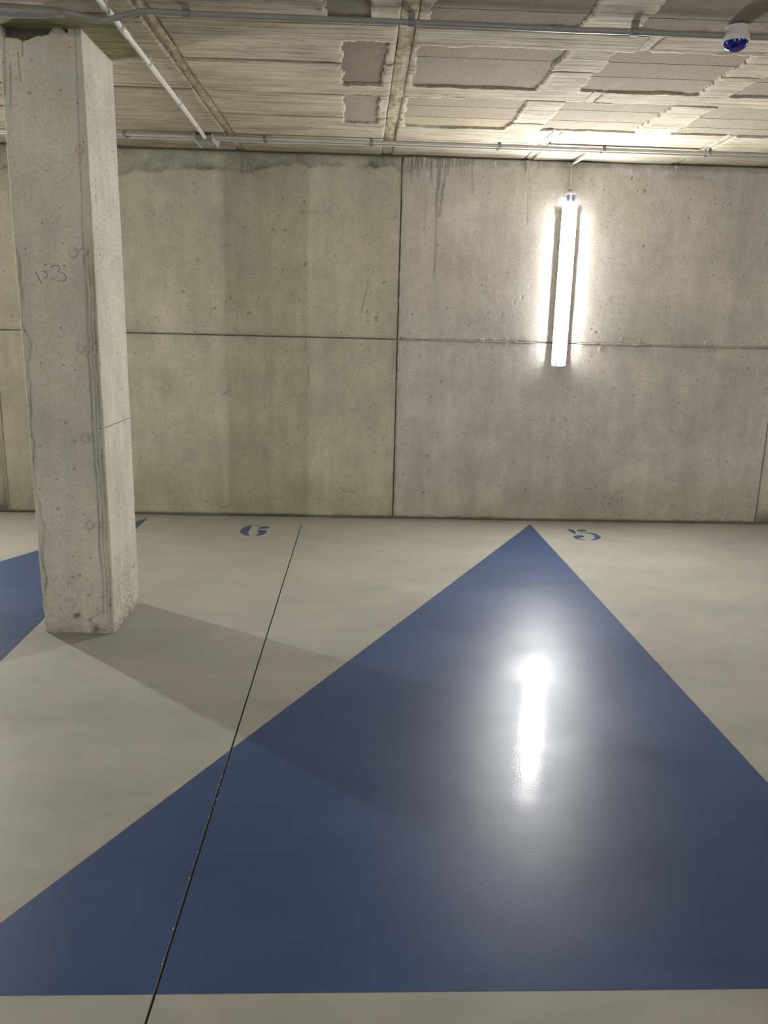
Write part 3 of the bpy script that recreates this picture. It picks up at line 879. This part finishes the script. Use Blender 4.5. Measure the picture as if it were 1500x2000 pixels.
# the head stops short of the slab with a ragged edge
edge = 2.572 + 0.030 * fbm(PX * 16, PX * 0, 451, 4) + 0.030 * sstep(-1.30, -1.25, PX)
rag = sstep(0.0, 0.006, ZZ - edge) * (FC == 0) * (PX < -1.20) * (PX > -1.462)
d -= 0.045 * rag; sh *= 1 - 0.75 * rag  # shade of the recess under the slab is painted into the tint
# right face: vertical wood grain and pores
rf = FC == 2
sh = np.where(rf, sh * (1 + 0.05 * fbm(PY * 40, ZZ * 1.5, 461, 3)), sh)
d = np.where(rf, d + 0.0010 * fbm(PY * 60, ZZ * 3, 463, 3), d)
# chipped arrises
chip = np.clip(fbm(ZZ * 6, ZZ * 0 + 3.3, 471, 4) - 0.25, 0, 1) * 0.010
d -= np.where(FC == 1, chip, 0) + np.where(FC == 7, 0.6 * np.clip(fbm(ZZ * 10, ZZ * 0 + 1.3, 473, 4) - 0.1, 0, 1) * 0.010, 0)
d -= np.where(FC == 3, np.clip(fbm(ZZ * 8, ZZ * 0 + 5.3, 475, 4) - 0.1, 0, 1) * 0.012, 0)
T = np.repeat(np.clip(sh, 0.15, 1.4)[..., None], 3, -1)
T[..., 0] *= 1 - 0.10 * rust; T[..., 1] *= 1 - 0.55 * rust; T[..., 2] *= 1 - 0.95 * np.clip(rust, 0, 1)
P = np.stack([PX + NX * d, PY + NY * d, ZZ], -1)
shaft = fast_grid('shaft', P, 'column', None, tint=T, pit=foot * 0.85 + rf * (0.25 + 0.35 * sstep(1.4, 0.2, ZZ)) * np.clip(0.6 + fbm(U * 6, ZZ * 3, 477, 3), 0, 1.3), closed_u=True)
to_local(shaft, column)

# pencilled mark on the front face, and a line round the corner
def ribbon(pts, w, n):
    """flat stroke on a plane with normal n"""
    P = [Vector(p) for p in pts]; n = Vector(n); V = []; F = []
    for i, p in enumerate(P):
        t = (P[min(i + 1, len(P) - 1)] - P[max(i - 1, 0)]).normalized(); s = t.cross(n).normalized() * w * 0.5
        V += [p + s, p - s, p + s - n * 0.003, p - s - n * 0.003]
    for i in range(len(P) - 1):
        a = i * 4; b = a + 4
        F += [(a, b, b + 1, a + 1), (a + 2, a, b, b + 2), (a + 1, b + 1, b + 3, a + 3)]
    return V, F
yf = CY0 - 0.0022
strokes = [[(-1.400, 1.662), (-1.388, 1.640), (-1.376, 1.612)], [(-1.374, 1.664), (-1.362, 1.667), (-1.351, 1.656), (-1.352, 1.643), (-1.366, 1.634)]]
three = [[(-1.333, 1.680), (-1.318, 1.691), (-1.300, 1.689), (-1.293, 1.677), (-1.304, 1.665), (-1.288, 1.662), (-1.272, 1.650), (-1.272, 1.635), (-1.288, 1.625), (-1.310, 1.630)],
         [(-1.334, 1.640), (-1.328, 1.634)], [(-1.318, 1.630), (-1.325, 1.638)]]
for st in strokes + three:
    v, f = ribbon(spline([(x, yf, z) for x, z in st], 4), 0.0024, (0, -1, 0))
    to_local(mesh_obj('pencil_stroke', v, f, 'pencil'), column)
v, f = ribbon([(-1.176, yf, .989), (-1.150, yf, .989)], 0.0026, (0, -1, 0))
to_local(mesh_obj('pencil_stroke', v, f, 'pencil'), column)
v, f = ribbon([(CX1 + 0.0025, CY0 + 0.006, .989), (CX1 + 0.0022, -2.16, .988), (CX1 + 0.0025, CY1 - 0.015, .988)], 0.0028, (1, 0, 0))
to_local(mesh_obj('pencil_stroke', v, f, 'pencil'), column)

# ================================================================== CONDUITS
def clamp(x, y, z, r, axis, mat, parent, w=0.022):
    """saddle clip: band round the pipe, foot up to the slab"""
    a = Vector((1, 0, 0)) if axis == 'x' else Vector((0, 1, 0))
    b = Vector((0, 1, 0)) if axis == 'x' else Vector((1, 0, 0))
    c = Vector((x, y, z))
    V = []; F = []
    n = 14
    R1, R0 = r + 0.0030, r - 0.001
    for i in range(n):
        t = 2 * math.pi * i / n
        e = b * math.cos(t) + Vector((0, 0, 1)) * math.sin(t)
        for rr in (R0, R1):
            for s in (-0.5, 0.5): V.append(c + e * rr + a * (s * w))
    for i in range(n):
        o = i * 4; p = ((i + 1) % n) * 4
        F += [(o + 2, o + 3, p + 3, p + 2), (o, p, p + 1, o + 1), (o, o + 2, p + 2, p), (o + 1, p + 1, p + 3, o + 3)]
    e = 0.009
    ex = (a * (w * 0.5) + b * e)
    lo = c + Vector((0, 0, r * 0.9)); top = H + 0.002
    V2 = []
    for zz in (lo.z, top):
        for sa, sb in ((-1, -1), (1, -1), (1, 1), (-1, 1)):
            q_ = c + a * (sa * w * 0.5) + b * (sb * e); V2.append((q_.x, q_.y, zz))
    F2 = [(0, 3, 2, 1), (4, 5, 6, 7), (0, 1, 5, 4), (1, 2, 6, 5), (2, 3, 7, 6), (3, 0, 4, 7)]
    v, f = join_vf([(V, F), (V2, F2)])
    return mesh_obj('clamp', v, f, mat, parent)

# conduit crossing the picture in front of the column head
c1 = empty('ceiling_conduit')
tag(c1, 'grey conduit clipped under the ceiling, passing in front of the column head', 'conduit')
zc = H - 0.030
pts = [(-1.20, -2.648, zc), (-1.10, -2.650, zc - 0.002), (-1.043, -2.648, zc - 0.012), (-0.975, -2.660, zc - 0.024), (-0.905, -2.668, zc - 0.012), (-0.823, -2.690, zc),
       (-0.756, -2.694, zc), (-0.69, -2.692, zc), (-0.595, -2.682, zc), (-0.117, -2.682, zc), (0.365, -2.679, zc), (0.76, -2.668, zc), (1.023, -2.670, zc), (1.342, -2.662, zc),
       (1.8, -2.668, zc), (2.6, -2.68, zc), (3.6, -2.69, zc)]
tube('pipe', spline(pts, 6), 0.0110, 'pvc_grey', c1, 14)
sl = [(-3.4, -2.640, zc + 0.004), (-1.6, -2.642, zc + 0.003), (-1.36, -2.643, zc + 0.002), (-1.205, -2.645, zc), (-1.185, -2.646, zc), (-1.120, -2.649, zc - 0.001)]
tube('sleeve', sl, [0.024, 0.024, 0.024, 0.022, 0.0165, 0.0135], 'pvc_grey', c1, 16)
for x, y in ((0.178, -2.680), (1.030, -2.671), (-0.66, -2.690), (2.2, -2.674)):
    clamp(x, y, zc, 0.0115, 'x', 'pvc_dark', c1, 0.026)

# white pipe running back to the wall
c2_ = empty('white_pipe')
tag(c2_, 'thin white pipe running along the ceiling towards the back wall', 'pipe')
wz = H - 0.026
tube('pipe', [(-0.950, -4.2, wz), (-0.952, -2.70, wz), (-0.962, -2.0, wz), (-0.975, -1.2, wz), (-0.990, -0.62, wz), (-0.992, -0.535, wz - 0.004)], 0.0115, 'pvc_white', c2_, 14)
tube('coupling', [(-0.9545, -2.52, wz), (-0.9565, -2.40, wz)], 0.0140, 'pvc_white', c2_, 14)
for y, x in ((-2.715, -0.952), (-2.041, -0.961), (-1.359, -0.973), (-0.831, -0.985)):
    clamp(x, y, wz, 0.0118, 'y', 'pvc_pale', c2_, 0.018)

# two conduits side by side along the head of the wall
fz = H - 0.020
for y, lab, xs in ((-0.505, 'pale conduit along the wall head, the one farther from the wall', (-1.50, -0.62, 0.06, 0.88, 1.56, 2.25)),
                   (-0.435, 'pale conduit along the wall head, the one closer to the wall', (-1.50, -0.62, 0.06, 0.88, 1.56, 2.25))):
    c = empty('wall_head_conduit'); tag(c, lab, 'conduit', 'conduits along the wall head')
    tube('pipe', [(-5.0, y, fz), (-1.0, y, fz), (1.0, y - 0.004, fz), (5.0, y + 0.004, fz)], 0.0105, 'pvc_pale', c, 12)
    for x in xs:
        clamp(x, y - 0.001, fz, 0.0108, 'x', 'pvc_grey', c, 0.020)

# small junction box where the white pipe ends
jb = empty('junction_box', (-1.005, -0.42, H))
tag(jb, 'small grey junction box with white clips at the end of the white pipe', 'junction box')
to_local(box('body', -1.052, -0.952, -0.515, -0.310, H - 0.040, H - 0.006, 'box_grey', None, 0.003), jb)
for x in (-1.058, -0.946):
    v, f = box_vf(x - 0.004, x + 0.004, -0.525, -0.285, H - 0.046, H - 0.002)
    to_local(mesh_obj('clip', v, f, 'white_plastic'), jb)
to_local(box('lid', -1.046, -0.958, -0.505, -0.32, H - 0.043, H - 0.0395, 'box_grey', None), jb)

# ================================================================== CEILING SENSOR
det = empty('ceiling_sensor', (1.424, -2.672, H))
det.scale = (0.93, 0.93, 0.95)
tag(det, 'round white ceiling sensor with a dark blue dome', 'sensor')
v, f = lathe_vf([(0.0, 0.0), (0.046, 0.0), (0.047, -0.010), (0.0505, -0.030), (0.053, -0.046), (0.053, -0.053), (0.051, -0.056), (0.0, -0.056)], 40)
mesh_obj('base', v, f, 'white_plastic', det, smooth=False)
prof = [(0.049, -0.052)] + [(0.049 * math.cos(t * math.pi / 20), -0.056 - 0.036 * math.sin(t * math.pi / 20)) for t in range(0, 10)] + [(0.0, -0.092)]
v, f = lathe_vf(prof, 40)
mesh_obj('dome', v, f, 'blue_dome', det, smooth=True)
for a in (-1.72, -1.42):
    cx_, cy_ = 0.0505 * math.cos(a), 0.0505 * math.sin(a)
    v, f = box_vf(cx_ - 0.0022, cx_ + 0.0022, cy_ - 0.004, cy_ + 0.003, -0.0595, -0.049)
    mesh_obj('tab', v, f, 'lamp_body', det)

# ================================================================== TUBULAR LAMPS
def profile(w, y0, y1, r, n=6):
    """rounded open profile in (x, y): from the wall side round the front and back"""
    out = [(-w, y0)]
    for k in range(n + 1):
        t = math.pi / 2 * k / n
        out.append((-w + r - r * math.cos(t), y1 + r - r * math.sin(t)))
    for k in range(n + 1):
        t = math.pi / 2 * k / n
        out.append((w - r + r * math.sin(t), y1 + r - r * math.cos(t)))
    out.append((w, y0))
    return out
def extrude(sections, closed_ends=True):
    """sections: list of (profile, z)"""
    n = len(sections[0][0]); V = []; F = []
    for pr, z in sections: V += [(x, y, z) for x, y in pr]
    for i in range(len(sections) - 1):
        for k in range(n):
            k2 = (k + 1) % n
            F.append((i * n + k, i * n + k2, (i + 1) * n + k2, (i + 1) * n + k))
    if closed_ends:
        F.append(tuple(range(n - 1, -1, -1))); F.append(tuple((len(sections) - 1) * n + k for k in range(n)))
    return V, F

LL = 1.224
def make_lamp(kind):
    r = empty('tube_lamp')
    # tray against the wall, with a narrow flange
    tr = profile(0.046, -0.003, -0.030, 0.004); fl = profile(0.0550, -0.030, -0.0335, 0.0015)
    v, f = join_vf([extrude([(tr, 0.012), (tr, LL - 0.095)]), extrude([(fl, 0.014), (fl, LL - 0.090)])])
    mesh_obj('tray', v, f, 'lamp_body', r)
    # glowing diffuser
    v, f = extrude([(profile(0.0475, -0.034, -0.0405, 0.006, 3), 0.036), (profile(0.0510, -0.034, -0.041, 0.0065, 3), 0.10), (profile(0.0510, -0.034, -0.041, 0.0065, 3), LL - 0.16),
                    (profile(0.0460, -0.034, -0.0405, 0.006, 3), LL - 0.088)])
    mesh_obj('diffuser', v, f, 'glow_' + kind, r)
    # clear ends of the cover
    v, f = extrude([(profile(0.0470, -0.004, -0.052, 0.017), LL - 0.087), (profile(0.0430, -0.004, -0.050, 0.017), LL - 0.012)], False)
    mesh_obj('clear_cover', v, f, 'clear', r)
    v, f = extrude([(profile(0.0400, -0.010, -0.050, 0.016), 0.004), (profile(0.0480, -0.010, -0.052, 0.017), 0.0355)], False)
    mesh_obj('clear_cover', v, f, 'clear', r)
    # caps
    v, f = extrude([(profile(0.0440, -0.002, -0.051, 0.018), LL - 0.012), (profile(0.0430, -0.002, -0.050, 0.018), LL - 0.003), (profile(0.037, -0.004, -0.046, 0.018), LL)])
    mesh_obj('end_cap', v, f, 'lamp_body', r)
    v, f = extrude([(profile(0.030, -0.006, -0.044, 0.016), 0.0), (profile(0.039, -0.002, -0.050, 0.016), 0.004), (profile(0.041, -0.002, -0.051, 0.016), 0.010)])
    mesh_obj('end_cap', v, f, 'lamp_body', r)
    # lamp holders seen through the clear ends
    for x in (-0.0175, 0.0195):
        tube('lamp_holder', [(x, -0.034, LL - 0.084), (x, -0.034, LL - 0.022)], 0.0115, 'socket', r, 12)
        tube('lamp_holder', [(x, -0.036, 0.020), (x, -0.036, 0.034)], 0.0090, 'socket', r, 10)
    return r
LAMPS = [((1.482, 0.0, 1.183), 0.0, 'visible', 'glowing white tubular lamp mounted upright on the back wall'),
         ((-4.05, 0.0, 1.183), 0.0, 'left', 'tubular lamp on the back wall left of the column, beyond the picture edge'),
         ((7.10, 0.0, 1.183), 0.0, 'right', 'tubular lamp on the back wall far to the right, beyond the picture edge'),
         ((-3.45, YF, 1.183), math.pi, 'opposite', 'tubular lamp on the opposite wall, behind and left of the viewer'),
         ((2.20, YF, 1.183), math.pi, 'opposite', 'tubular lamp on the opposite wall, behind and right of the viewer')]
for loc, rz, kind, lab in LAMPS:
    o = make_lamp(kind)
    o.location = loc; o.rotation_euler = (0, 0, rz)
    tag(o, lab, 'lamp', 'tubular wall lamps')

# feed pipe of the visible lamp
fp = empty('lamp_feed_pipe', (1.477, 0, 2.4))
tag(fp, 'short pale pipe dropping from the ceiling conduit to the glowing lamp', 'pipe')
pp = spline([(1.500, -0.435, H - 0.022), (1.492, -0.22, H - 0.024), (1.480, -0.055, H - 0.026), (1.477, -0.022, H - 0.050), (1.477, -0.018, 2.52), (1.479, -0.022, 2.403)], 6)
to_local(tube('pipe', pp, 0.0085, 'pvc_pale', None, 12), fp)
to_local(tube('gland', [(1.479, -0.022, 2.424), (1.479, -0.022, 2.405)], 0.0125, 'pvc_grey', None, 12), fp)
